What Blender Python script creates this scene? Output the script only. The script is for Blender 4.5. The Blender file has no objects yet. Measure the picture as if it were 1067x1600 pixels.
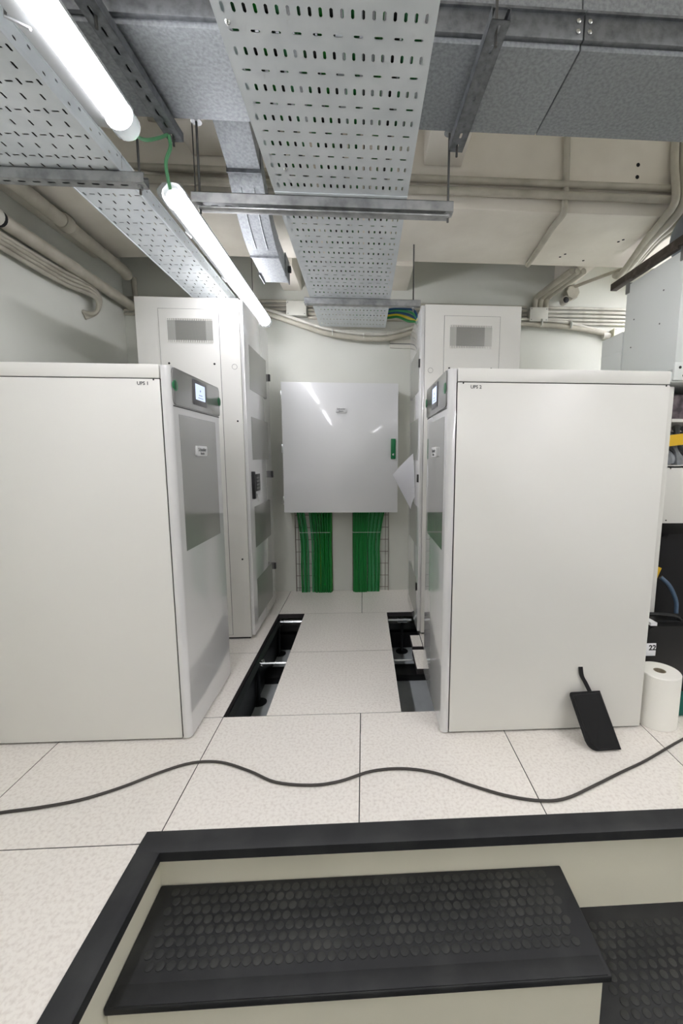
import bpy, bmesh, math, random
from mathutils import Vector, Matrix
random.seed(7)
S = bpy.context.scene
COL = S.collection
PI = math.pi

# ------------------------------------------------------------------ camera
CAMP = Vector((0.0182, -1.7269, 1.1374))
YAW, PITCH, ROLL, FPX, PX, PY = 0.05502, -0.13007, 0.00423, 650.42, 604.22, 797.51
fw = Vector((math.sin(YAW)*math.cos(PITCH), math.cos(YAW)*math.cos(PITCH), math.sin(PITCH)))
r0 = Vector((math.cos(YAW), -math.sin(YAW), 0)); u0 = r0.cross(fw)
rt = r0*math.cos(ROLL) + u0*math.sin(ROLL); up = -r0*math.sin(ROLL) + u0*math.cos(ROLL)
cd = bpy.data.cameras.new('camera'); cam = bpy.data.objects.new('camera', cd); COL.objects.link(cam)
cam.matrix_world = Matrix(((rt.x, up.x, -fw.x, CAMP.x), (rt.y, up.y, -fw.y, CAMP.y), (rt.z, up.z, -fw.z, CAMP.z), (0, 0, 0, 1)))
cd.sensor_fit = 'VERTICAL'; cd.sensor_height = 36.0; cd.sensor_width = 24.0
cd.lens = FPX/1600*36.0
cd.shift_x = -(PX-533.5)/1600; cd.shift_y = (PY-800)/1600
cd.clip_start = 0.02
S.camera = cam
# ------------------------------------------------------------------ world, exposure
W = bpy.data.worlds.new('world'); S.world = W; W.use_nodes = True
W.node_tree.nodes['Background'].inputs[0].default_value = (0.8, 0.85, 0.9, 1)
W.node_tree.nodes['Background'].inputs[1].default_value = 0.05
S.view_settings.view_transform = 'Standard'; S.view_settings.look = 'None'
S.view_settings.gamma = 1.0; S.view_settings.use_curve_mapping = False
S.view_settings.exposure = 1.5
TUBE = 14.0        # base emission strength of the fluorescent diffusers, scaled for some of them

# ------------------------------------------------------------------ materials
def lin(c):
    return tuple(((x/255)/12.92 if x/255 <= 0.04045 else ((x/255+0.055)/1.055)**2.4) for x in c)
def mat(name, rgb, rough=0.5, metal=0.0, noise=None, bump=None, coat=0.0, emit=None, trans=0.0, alpha=1.0, spec=None):
    m = bpy.data.materials.new(name); m.use_nodes = True
    nt = m.node_tree; b = nt.nodes['Principled BSDF']
    c = lin(rgb)
    b.inputs['Base Color'].default_value = (*c, 1); b.inputs['Roughness'].default_value = rough
    b.inputs['Metallic'].default_value = metal; b.inputs['Coat Weight'].default_value = coat
    b.inputs['Coat Roughness'].default_value = 0.06
    b.inputs['Coat IOR'].default_value = 1.8
    if spec is not None: b.inputs['Specular IOR Level'].default_value = spec
    if trans: b.inputs['Transmission Weight'].default_value = trans
    if alpha < 1: b.inputs['Alpha'].default_value = alpha
    if emit:
        b.inputs['Emission Color'].default_value = (*emit[0], 1); b.inputs['Emission Strength'].default_value = emit[1]
    tc = nt.nodes.new('ShaderNodeTexCoord')
    if noise:                       # (scale, second colour, contrast low, high, detail)
        n = nt.nodes.new('ShaderNodeTexNoise'); n.inputs['Scale'].default_value = noise[0]
        n.inputs['Detail'].default_value = noise[4] if len(noise) > 4 else 4
        r = nt.nodes.new('ShaderNodeMapRange'); r.inputs['From Min'].default_value = noise[2]; r.inputs['From Max'].default_value = noise[3]
        mx = nt.nodes.new('ShaderNodeMix'); mx.data_type = 'RGBA'
        mx.inputs['A'].default_value = (*c, 1); mx.inputs['B'].default_value = (*lin(noise[1]), 1)
        nt.links.new(tc.outputs['Object'], n.inputs['Vector']); nt.links.new(n.outputs['Fac'], r.inputs['Value'])
        nt.links.new(r.outputs['Result'], mx.inputs['Factor']); nt.links.new(mx.outputs['Result'], b.inputs['Base Color'])
    if bump:                        # (scale, strength, distance)
        n = nt.nodes.new('ShaderNodeTexNoise'); n.inputs['Scale'].default_value = bump[0]; n.inputs['Detail'].default_value = 3
        bp = nt.nodes.new('ShaderNodeBump'); bp.inputs['Strength'].default_value = bump[1]; bp.inputs['Distance'].default_value = bump[2]
        nt.links.new(tc.outputs['Object'], n.inputs['Vector']); nt.links.new(n.outputs['Fac'], bp.inputs['Height'])
        nt.links.new(bp.outputs['Normal'], b.inputs['Normal'])
    return m
def perforated(name, rgb, hole, pitch):
    m = mat(name, rgb, 0.5); nt = m.node_tree; b = nt.nodes['Principled BSDF']
    tc = nt.nodes.new('ShaderNodeTexCoord'); mp = nt.nodes.new('ShaderNodeMapping'); s = 1/pitch
    mp.inputs['Scale'].default_value = (s, s, s)
    v = nt.nodes.new('ShaderNodeTexVoronoi'); v.inputs['Randomness'].default_value = 0; v.inputs['Scale'].default_value = 1
    lt = nt.nodes.new('ShaderNodeMapRange'); lt.inputs['From Min'].default_value = 0.30; lt.inputs['From Max'].default_value = 0.42
    mx = nt.nodes.new('ShaderNodeMix'); mx.data_type = 'RGBA'
    mx.inputs['A'].default_value = (*lin(hole), 1); mx.inputs['B'].default_value = (*lin(rgb), 1)
    nt.links.new(tc.outputs['Object'], mp.inputs['Vector']); nt.links.new(mp.outputs['Vector'], v.inputs['Vector'])
    nt.links.new(v.outputs['Distance'], lt.inputs['Value']); nt.links.new(lt.outputs['Result'], mx.inputs['Factor'])
    nt.links.new(mx.outputs['Result'], b.inputs['Base Color'])
    b.inputs['Coat Weight'].default_value = 0.7; b.inputs['Coat Roughness'].default_value = 0.12
    return m

WHITE = mat('white_powder_coat', (222, 221, 215), 0.32, bump=(900, 0.05, 0.0004))
GLOSS = mat('white_gloss_door', (212, 212, 211), 0.25, coat=1.0, bump=(3.5, 0.06, 0.02))
BOXWHITE = mat('wall_box_gloss', (222, 223, 222), 0.32, coat=0.28, bump=(5, 0.03, 0.01))
WALLP = mat('white_wall_paint', (217, 219, 211), 0.75, noise=(1.6, (207, 208, 199), 0.35, 0.75), bump=(22, 0.25, 0.004))
CEIL = mat('painted_concrete', (238, 233, 222), 0.8, noise=(2.5, (220, 214, 201), 0.35, 0.75), bump=(14, 0.35, 0.006))
PIPE = mat('painted_conduit', (186, 182, 168), 0.55, noise=(9, (158, 153, 138), 0.4, 0.8))
PIPEL = mat('light_conduit', (205, 203, 193), 0.5, noise=(9, (160, 156, 145), 0.5, 0.8))
GALV = mat('galvanised_sheet', (158, 162, 164), 0.62, 0.45, noise=(90, (136, 140, 143), 0.38, 0.66, 6), bump=(60, 0.1, 0.001))
GALVD = mat('galvanised_flange', (128, 131, 134), 0.5, 0.7, noise=(40, (100, 103, 106), 0.4, 0.7))
TRAY = mat('zinc_tray', (230, 236, 239), 0.45, 0.08, noise=(7, (214, 221, 225), 0.35, 0.7), bump=(50, 0.05, 0.001))
STRUT = mat('strut_steel', (176, 178, 178), 0.38, 0.55, noise=(20, (140, 142, 143), 0.4, 0.7))
ROD = mat('threaded_rod_steel', (100, 100, 98), 0.45, 0.8)
DARKST = mat('dark_steel', (70, 62, 55), 0.6, 0.4, noise=(30, (100, 92, 84), 0.5, 0.75))
TILE = mat('speckled_floor_laminate', (236, 231, 223), 0.36, noise=(95, (219, 212, 203), 0.45, 0.70, 6), bump=(70, 0.08, 0.0006))
EDGE = mat('tile_edge', (54, 50, 50), 0.7)
RUBBER = mat('black_rubber', (30, 31, 33), 0.62, noise=(9, (47, 48, 48), 0.45, 0.75), bump=(160, 0.15, 0.0008))
STUD = mat('worn_rubber_studs', (40, 41, 40), 0.6, noise=(8, (60, 60, 57), 0.4, 0.7), bump=(120, 0.2, 0.0008))
CREAM = mat('cream_laminate', (232, 228, 209), 0.5, noise=(2, (226, 222, 202), 0.4, 0.7))
BLACK = mat('black_plastic', (13, 13, 14), 0.45)
BLACKM = mat('black_matt', (16, 16, 17), 0.85)
FABRIC = mat('black_fabric', (19, 19, 20), 0.9, bump=(700, 0.4, 0.0006))
VOID = mat('void_slab_paint', (205, 210, 210), 0.3, noise=(5, (180, 186, 186), 0.4, 0.7))
VOIDST = mat('pedestal_steel', (44, 47, 48), 0.4, 0.5)
BRIGHT = mat('bright_stringer', (205, 208, 208), 0.25, 0.8)
GREYP = mat('grey_panel', (112, 112, 110), 0.3, coat=0.8)
BEZ = mat('screen_bezel', (92, 92, 96), 0.3)
SCREEN = mat('lit_screen', (190, 205, 235), 0.3, emit=((0.62, 0.72, 0.95), 0.30))
ICON = mat('screen_ink', (110, 130, 175), 0.4)
GRILLE = mat('tinted_grille', (142, 142, 137), 0.15, coat=1.0)
VENT = perforated('vent_mesh', (172, 172, 166), (112, 112, 108), 0.006)
VENTD = perforated('vent_mesh_dark', (140, 140, 134), (88, 88, 86), 0.0065)
GREEN = mat('green_plastic', (12, 112, 64), 0.35)
GREEND = mat('green_dark_plastic', (4, 62, 36), 0.4)
CABLE = [mat('green_cable_a', (16, 122, 52), 0.42), mat('green_cable_b', (64, 150, 96), 0.4), mat('green_cable_c', (8, 134, 30), 0.42)]
YGREEN = mat('yellow_green_cable', (120, 150, 20), 0.45)
BLUE = mat('blue_cable', (16, 72, 120), 0.45)
YEL = mat('yellow_cable', (196, 180, 40), 0.45)
GWIRE = mat('light_green_wire', (88, 150, 104), 0.5)
WIRE = mat('basket_wire', (128, 116, 108), 0.4, 0.7)
INK = mat('ink', (60, 62, 62), 0.6)
TIE = mat('white_tie', (222, 226, 220), 0.5)
PAPER = mat('paper', (238, 238, 240), 0.8, bump=(25, 0.3, 0.004))
TISSUE = mat('tissue_paper', (240, 238, 230), 0.95, bump=(260, 0.5, 0.001))
CARDB = mat('cardboard_core', (150, 140, 120), 0.9)
LIT = mat('tube_light', (255, 255, 255), 0.4, emit=((1.0, 0.985, 1.05), TUBE))
LIT3 = mat('dimmed_tube_light', (255, 255, 255), 0.4, emit=((1.0, 0.985, 1.05), TUBE*0.72))  # emission lowered so the wall and tower near the second batten don't overexpose
LIT2 = mat('boosted_tube_light', (255, 255, 255), 0.4, emit=((1.0, 0.985, 1.05), TUBE*1.45))   # stronger emission for the added battens behind the camera and the far-right one
CLEAR = mat('clear_end_cap', (170, 173, 172), 0.15, trans=0.35)
LAMPW = mat('lamp_body', (150, 153, 152), 0.4)
JBOX = mat('junction_box', (198, 198, 188), 0.5)
YELLAB = mat('yellow_label', (222, 178, 20), 0.5)
PLASTW = mat('clear_wrap', (130, 135, 140), 0.2, noise=(9, (72, 76, 80), 0.4, 0.65), coat=0.6)
TEAL = mat('teal_plastic', (10, 96, 84), 0.5)
REDB = mat('brown_red', (110, 50, 34), 0.7)
GREYBOX = mat('grey_sheet_metal', (222, 226, 223), 0.4, bump=(4, 0.05, 0.01))
CORD = mat('cord_rubber', (58, 54, 50), 0.5)
BLUEDUCT = mat('blue_grey_duct', (128, 136, 146), 0.5, 0.3)
BLUEC = mat('grey_blue_cable', (70, 92, 116), 0.45)
CHROME = mat('chrome', (210, 212, 212), 0.15, 1.0)

# ------------------------------------------------------------------ mesh helpers
ORG = {}
class B:
    def __init__(s): s.bm = bmesh.new(); s.mi = 0; s.done = s.bm.faces.layers.int.new('done')
    def _tag(s, n0):
        for f in s.bm.faces:
            if not f[s.done]: f[s.done] = 1; f.material_index = s.mi
    def box(s, x0, x1, y0, y1, z0, z1, bev=0, seg=2, M=None):
        n0 = len(s.bm.faces)
        x0, x1 = min(x0, x1), max(x0, x1); y0, y1 = min(y0, y1), max(y0, y1); z0, z1 = min(z0, z1), max(z0, z1)
        v = [s.bm.verts.new((x, y, z)) for x in (x0, x1) for y in (y0, y1) for z in (z0, z1)]
        fs = [s.bm.faces.new([v[i] for i in f]) for f in ((0, 1, 3, 2), (4, 6, 7, 5), (0, 4, 5, 1), (2, 3, 7, 6), (0, 2, 6, 4), (1, 5, 7, 3))]
        if M is not None:
            for q in v: q.co = M @ q.co
        if bev:
            es = list({e for f in fs for e in f.edges})
            mi = s.mi
            for f in fs: f.material_index = mi
            bmesh.ops.bevel(s.bm, geom=es, offset=bev, segments=seg, profile=0.5, affect='EDGES', material=mi)
        s._tag(n0)
        return s
    def ring(s, path, r, seg=8, caps=True, sx=1.0):
        """a tube of radius r (number or list) through path; parallel-transported frame"""
        n0 = len(s.bm.faces)
        P = [Vector(p) for p in path]; n = len(P)
        T = [(P[min(i+1, n-1)]-P[max(i-1, 0)]).normalized() for i in range(n)]
        a = Vector((0, 0, 1)) if abs(T[0].z) < 0.9 else Vector((1, 0, 0))
        N = (a - T[0]*a.dot(T[0])).normalized(); rings = []
        for i in range(n):
            N = (N - T[i]*N.dot(T[i])).normalized(); Bn = T[i].cross(N)
            rr = r[i] if isinstance(r, (list, tuple)) else r
            rings.append([s.bm.verts.new(P[i] + (N*math.cos(k*2*PI/seg) + Bn*sx*math.sin(k*2*PI/seg))*rr) for k in range(seg)])
        for i in range(n-1):
            for k in range(seg):
                s.bm.faces.new((rings[i][k], rings[i][(k+1) % seg], rings[i+1][(k+1) % seg], rings[i+1][k]))
        if caps:
            s.bm.faces.new(rings[0][::-1]); s.bm.faces.new(rings[-1])
        s._tag(n0); return s
    def lathe(s, c, prof, seg=32, axis='Z', closed=False):
        n0 = len(s.bm.faces); rs = []
        for (r, h) in prof:
            row = []
            for k in range(seg):
                a = k*2*PI/seg; u, v = r*math.cos(a), r*math.sin(a)
                p = {'Z': (u, v, h), 'Y': (u, h, v), 'X': (h, u, v)}[axis]
                row.append(s.bm.verts.new(Vector(c)+Vector(p)))
            rs.append(row)
        m = len(rs)
        for i in range(m if closed else m-1):
            for k in range(seg):
                s.bm.faces.new((rs[i][k], rs[i][(k+1) % seg], rs[(i+1) % m][(k+1) % seg], rs[(i+1) % m][k]))
        if not closed:
            if prof[0][0] > 0: s.bm.faces.new(rs[0][::-1])
            if prof[-1][0] > 0: s.bm.faces.new(rs[-1])
        s._tag(n0); return s
    def prism(s, pts, axis, a0, a1, bev=0):
        """2-D outline pts extruded along axis from a0 to a1"""
        n0 = len(s.bm.faces)
        def mk(p, a): return {'X': (a, p[0], p[1]), 'Y': (p[0], a, p[1]), 'Z': (p[0], p[1], a)}[axis]
        A = [s.bm.verts.new(mk(p, a0)) for p in pts]; Bv = [s.bm.verts.new(mk(p, a1)) for p in pts]
        f1 = s.bm.faces.new(A[::-1]); f2 = s.bm.faces.new(Bv); n = len(pts)
        for i in range(n): s.bm.faces.new((A[i], A[(i+1) % n], Bv[(i+1) % n], Bv[i]))
        if bev:
            es = list(f1.edges)+list(f2.edges)
            bmesh.ops.bevel(s.bm, geom=es, offset=bev, segments=2, profile=0.5, affect='EDGES', material=s.mi)
        s._tag(n0); return s
    def slots(s, x0, y0, px, py, nx, ny, hx, hy, t, M, every=None):
        """grid of cells with a chamfered slot in each (real holes); every(i,j)->(hx,hy) or None"""
        n0 = len(s.bm.faces); bm = s.bm
        for j in range(ny):
            for i in range(nx):
                xa, xb, ya, yb = x0+i*px, x0+(i+1)*px, y0+j*py, y0+(j+1)*py
                h = (hx, hy) if every is None else every(i, j)
                cs = [(xa, ya), (xb, ya), (xb, yb), (xa, yb)]
                for z in (0, t):
                    c = [bm.verts.new(M @ Vector((p[0], p[1], z))) for p in cs]
                    if h is None:
                        bm.faces.new(c); continue
                    a, b = h; k = min(a, b)*0.7; cx, cy = (xa+xb)/2, (ya+yb)/2
                    sp = [(-a+k, -b), (a-k, -b), (a, -b+k), (a, b-k), (a-k, b), (-a+k, b), (-a, b-k), (-a, -b+k)]
                    v = [bm.verts.new(M @ Vector((cx+p[0], cy+p[1], z))) for p in sp]
                    for f in ((c[0], c[1], v[1], v[0]), (c[1], v[2], v[1]), (c[1], c[2], v[3], v[2]), (c[2], v[4], v[3]),
                              (c[2], c[3], v[5], v[4]), (c[3], v[6], v[5]), (c[3], c[0], v[7], v[6]), (c[0], v[0], v[7])): bm.faces.new(f)
        s._tag(n0); return s
    def make(s, name, mats, parent=None, smooth=35, loc=None):
        if not isinstance(mats, (list, tuple)): mats = [mats]
        bmesh.ops.recalc_face_normals(s.bm, faces=s.bm.faces) if not getattr(s, 'keep', False) else None
        if parent is not None: o = ORG[parent]
        elif loc is not None: o = Vector(loc)
        else:
            xs = [v.co for v in s.bm.verts]
            mn = Vector([min(c[i] for c in xs) for i in range(3)]); mx = Vector([max(c[i] for c in xs) for i in range(3)])
            o = Vector(((mn.x+mx.x)/2, (mn.y+mx.y)/2, mn.z))
        for v in s.bm.verts: v.co -= o
        for f in s.bm.faces: f.smooth = True
        me = bpy.data.meshes.new(name); s.bm.faces.layers.int.remove(s.done); s.bm.to_mesh(me); s.bm.free()
        for m in mats: me.materials.append(m)
        me.set_sharp_from_angle(angle=math.radians(smooth))
        ob = bpy.data.objects.new(name, me); COL.objects.link(ob)
        if parent is not None: ob.parent = parent
        else: ob.location = o
        ORG[ob] = o
        return ob
def thing(name, label, cat, loc=(0, 0, 0), group=None):
    e = bpy.data.objects.new(name, None); COL.objects.link(e); e.location = loc; e.empty_display_size = 0.05
    ORG[e] = Vector(loc); tag(e, label, cat, group); return e
def tag(o, label, cat=None, group=None, kind=None):
    if label: o['label'] = label
    if cat: o['category'] = cat
    if group: o['group'] = group
    if kind: o['kind'] = kind
    return o
def struct(b, name, mats, label=None, **k):
    o = b.make(name, mats, **k); o['kind'] = 'structure'
    if label: o['label'] = label
    return o
def rrect(a0, a1, b0, b1, r, n=5):
    pts = []
    for (ca, cb, s0) in ((a1-r, b0+r, -PI/2), (a1-r, b1-r, 0), (a0+r, b1-r, PI/2), (a0+r, b0+r, PI)):
        for k in range(n+1):
            t = s0 + k*(PI/2)/n; pts.append((ca+r*math.cos(t), cb+r*math.sin(t)))
    return pts
def curve(pts, n=8):
    """Catmull-Rom through pts"""
    P = [Vector(p) for p in pts]; P = [P[0]*2-P[1]] + P + [P[-1]*2-P[-2]]; out = []
    for i in range(1, len(P)-2):
        for k in range(n):
            t = k/n
            out.append(0.5*((2*P[i]) + (P[i+1]-P[i-1])*t + (2*P[i-1]-5*P[i]+4*P[i+1]-P[i+2])*t*t + (3*P[i]-P[i-1]-3*P[i+1]+P[i+2])*t**3))
    out.append(P[-2]); return out
def text(name, s, size, M, m, parent, depth=0.0006, bold=0.0):
    c = bpy.data.curves.new('t', 'FONT'); c.body = s; c.size = size; c.extrude = depth; c.offset = bold
    c.align_x = 'CENTER'; c.align_y = 'CENTER'; c.resolution_u = 2
    t = bpy.data.objects.new('t', c); COL.objects.link(t)
    dg = bpy.context.evaluated_depsgraph_get(); me = bpy.data.meshes.new_from_object(t.evaluated_get(dg))
    bpy.data.objects.remove(t)
    b = B(); b.bm.from_mesh(me); b.done = b.bm.faces.layers.int.get('done') or b.bm.faces.layers.int.new('done'); bpy.data.meshes.remove(me)
    for v in b.bm.verts: v.co = M @ v.co
    for f in b.bm.faces: f.material_index = 0
    return b.make(name, m, parent)
def facing(px, nx):
    """matrix for text standing on a vertical face: px = position, nx = outward normal"""
    n = Vector(nx); z = Vector((0, 0, 1)); x = z.cross(n)
    M = Matrix((( x.x, z.x, n.x, px[0]), (x.y, z.y, n.y, px[1]), (x.z, z.z, n.z, px[2]), (0, 0, 0, 1)))
    return M

# ================================================================== THE ROOM
XL, XR, YB, YF, ZC, ZV, ZL = -1.80, 2.9, 1.716, -6.6, 2.95, -0.30, -0.32
b = B(); b.box(XL-.1, XL, YF, YB+.1, ZL-.1, ZC); struct(b, 'wall_left', WALLP)
b = B(); b.box(XR, XR+.1, YF, YB+.1, ZL-.1, ZC); struct(b, 'wall_right', WALLP)
b = B(); b.box(XL, XR, YB, YB+.1, ZL-.1, ZC); struct(b, 'wall_back', WALLP)
b = B(); b.box(XL-.1, XR+.1, YF-.1, YF, ZL-.1, ZC); struct(b, 'wall_front', WALLP)
b = B(); b.box(XL-.1, XR+.1, YF-.1, YB+.1, ZC, ZC+.1); struct(b, 'ceiling', CEIL)
# concrete beams below the slab
b = B(); b.prism([(-1.36, .60), (-.95, .665), (XR, .665), (XR, 1.29), (-.9, 1.29), (-1.36, 1.33), (XL, 1.38), (XL, .52)], 'Z', 2.45, ZC, bev=.008)
struct(b, 'trim_1', CEIL, 'deep painted concrete beam crossing the ceiling before the back wall')
for i, (x0, x1, y0, y1, z0) in enumerate([(.335, .535, YF, .66, 2.65), (-.85, -.65, YF, .66, 2.65), (.20, .36, 1.29, YB, 2.42), (-.60, -.46, 1.29, YB, 2.40), (1.53, 1.66, 1.295, YB, 2.47)]):
    b = B(); b.box(x0, x1, y0, y1, z0, ZC, bev=.006); struct(b, 'trim_%d' % (i+2), CEIL)

for k, (x, y, z) in enumerate([(1.50, .6645, 2.70), (1.50, .6645, 2.64)]):
    b = B(); b.lathe((x, y, z), [(.010, .001), (.010, -.0012)], 12, 'Y'); o = struct(b, 'trim_%d' % (11+k), BLACKM, 'dark anchor hole in the face of the concrete beam')
for k, (x, y) in enumerate([(1.32, 1.16), (1.335, 1.12), (1.50, 1.20), (1.60, .92), (1.585, .945)]):
    b = B(); b.lathe((x, y, 2.450), [(.008, -.001), (.008, .001)], 10); struct(b, 'trim_%d' % (13+k), BLACKM, 'dark anchor hole in the underside of the concrete beam')
# raised floor: one tile slab per 600 mm cell, 2 mm joints
def tile(b, x0, x1, y0, y1, z1=0.0, t=.032, g=.0018):
    b.mi = 1; b.box(x0+g*.6, x1-g*.6, y0+g*.6, y1-g*.6, z1-t, z1-.0012)
    b.mi = 0; b.box(x0+g, x1-g, y0+g, y1-g, z1-.0012, z1)
fb = B()
xs = [XL, -1.2, -.6, 0, .6, 1.2, 1.8, 2.4, XR]
ysb = [YB, 1.2, .6, 0, -.6, -1.2, -1.8, -2.4, -3.0, -3.6, -4.2, -4.8, -5.4, -6.0, YF]
for i in range(len(xs)-1):
    for j in range(len(ysb)-1):
        x0, x1, y1, y0 = xs[i], xs[i+1], ysb[j], ysb[j+1]
        if -.61 < x0 < .1 and y0 > -.01 and y1 < 1.21 and x1 < .61:
            if x0 > -.1: tile(fb, .372, x1, y0, y1)
            continue
        if y0 < -.5 and x0 > -.7:                   # stair well
            if y1 > -.1 : tile(fb, x0, x1, -.585, y1)
            continue
        tile(fb, x0, x1, y0, y1)
struct(fb, 'floor', [TILE, EDGE], 'pale speckled raised floor tiles with thin dark joints')
b = B(); b.box(XL, XR, -.575, YB, ZV-.05, ZV); b.box(XL, -.64, YF, -.575, ZV-.05, ZV)
struct(b, 'floor_void', VOID, 'grey slab seen below the missing floor tiles')
b = B(); b.box(-.64, XR, YF, -.585, ZL-.04, ZL)
struct(b, 'floor_lower', RUBBER, 'black rubber floor at the foot of the step')
b = B()
for i in range(34):
    for j in range(12):
        b.lathe((.70+i*.030+(j % 2)*.015, -.64-j*.026, ZL), [(.0115, -.001), (.0112, .0012), (.0095, .0018)], seg=10)
o = b.make('rubber_studs', STUD); tag(o, 'worn round studs of the lower black rubber floor', 'rubber flooring', kind='stuff')
# stair-well linings and nosings
b = B(); b.box(-.60, XR, -.585, -.570, ZL, -.032); struct(b, 'trim_7', CREAM, 'cream riser under the black front nosing')
b = B(); b.box(-.615, -.600, YF, -.570, ZL, -.032); struct(b, 'trim_8', CREAM, 'cream lining on the left side of the stair well')
b = B(); b.prism([(-.563, .0), (-.563, .0035), (-.600, .005), (-.624, .005), (-.632, .001), (-.632, -.029), (-.628, -.031), (-.587, -.031), (-.587, 0)], 'X', -.642, XR)
struct(b, 'trim_9', RUBBER, 'black rubber nosing along the front edge of the raised floor')
b = B(); b.prism([(-.642, .0), (-.642, .0035), (-.605, .005), (-.581, .005), (-.573, .001), (-.573, -.029), (-.577, -.031), (-.602, -.031), (-.602, 0)], 'Y', YF, -.6325)
struct(b, 'trim_10', RUBBER, 'black rubber nosing along the left edge of the stair well')

# step
st = thing('step', 'cream step topped with a black studded rubber tread below the floor edge', 'step', (.02, -.73, ZL))
b = B(); b.box(-.598, .622, -.862, -.587, ZL, -.178); b.make('step_body', CREAM, st)
b = B(); b.box(-.599, .640, -.874, -.5865, -.178, -.156, bev=.005, seg=3)
b.box(-.585, .628, -.872, -.83, -.157, -.1535, bev=.0012); b.make('tread', RUBBER, st)
b = B()
for j in range(8):
    for i in range(42):
        x = -.545+i*.0272+(j % 2)*.0136
        if x > .59: continue
        b.lathe((x, -.612-j*.0262, -.156), [(.0118, 0), (.0115, .0014), (.0098, .002)], seg=12)
b.make('stud_pattern', STUD, st)

# two loose panels in the gap, offcuts, stringers, pedestals
for (y0, y1, w) in ((0, .6, 'nearer'), (.6, 1.2, 'farther')):
    b = B(); tile(b, -.416, .184, y0, y1)
    tag(b.make('floor_panel', [TILE, EDGE]), 'loose speckled floor panel between the two open slots, %s the camera' % ('nearer' if w == 'nearer' else 'farther from'), 'floor panel', 'loose floor panels in the aisle')
b = B(); tile(b, .300, .371, .375, .60)
tag(b.make('floor_offcut', [TILE, EDGE]), 'narrow pale floor offcut at the foot of the right cabinet, nearer one', 'floor panel')
b = B(); tile(b, .308, .371, .64, .80)
tag(b.make('floor_offcut', [TILE, EDGE]), 'narrow pale floor offcut before the right tower, farther one', 'floor panel')
def stringer(p0, p1, m, lab, r=.011):
    b = B(); p0, p1 = Vector(p0), Vector(p1); b.ring([p0, p1], r, 4)
    tag(b.make('stringer', m), lab, 'floor support')
stringer((-.598, .01, -.052), (-.598, 1.19, -.052), VOIDST, 'black floor stringer along the left edge of the left opening', .02)
stringer((-.585, 1.16, -.045), (.36, 1.16, -.045), BRIGHT, 'bright steel stringer at the far end of both floor openings', .009)
stringer((-.585, .57, -.05), (.36, .57, -.05), BRIGHT, 'bright steel stringer crossing the floor openings halfway', .006)
def pedestal(x, y, lab):
    t = thing('pedestal', lab, 'floor support', (x, y, ZV))
    b = B(); b.lathe((x, y, ZV), [(.045, 0), (.045, .004), (.014, .008), (.014, .02)], 20); b.make('base_plate', VOIDST, t)
    b = B(); b.ring([(x, y, ZV+.01), (x, y, -.06)], .010, 10); b.make('post', VOIDST, t)
    b = B(); b.box(x-.035, x+.035, y-.035, y+.035, -.062, -.056); b.ring([(x-.03, y-.03, -.052), (x+.03, y+.03, -.052)], .006, 6); b.ring([(x-.03, y+.03, -.052), (x+.03, y-.03, -.052)], .006, 6)
    b.make('head', CHROME, t)
pedestal(-.60, 1.19, 'adjustable steel pedestal at the far end of the left floor opening')
pedestal(.295, 1.19, 'adjustable steel pedestal at the far end of the right floor opening')
pedestal(-.60, .585, 'adjustable steel pedestal halfway along the left floor opening')
for k, (y0, y1, z, lab) in enumerate([(.28, .36, .05, 'dark low trunking under the floor openings, nearest'), (.78, .92, .045, 'dark low trunking under the floor openings, middle'), (1.25, 1.31, .12, 'dark low trunking under the floor openings, farthest')]):
    b = B(); b.box(-1.5, 1.5, y0, y1, ZV, ZV+z, bev=.004); tag(b.make('void_trunking', BLACK), lab, 'trunking')
b = B(); b.box(-.645, -.612, 0, 1.2, ZV, -.034); tag(b.make('void_baffle', VOIDST), 'black baffle closing the left side of the floor opening', 'baffle')

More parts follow.
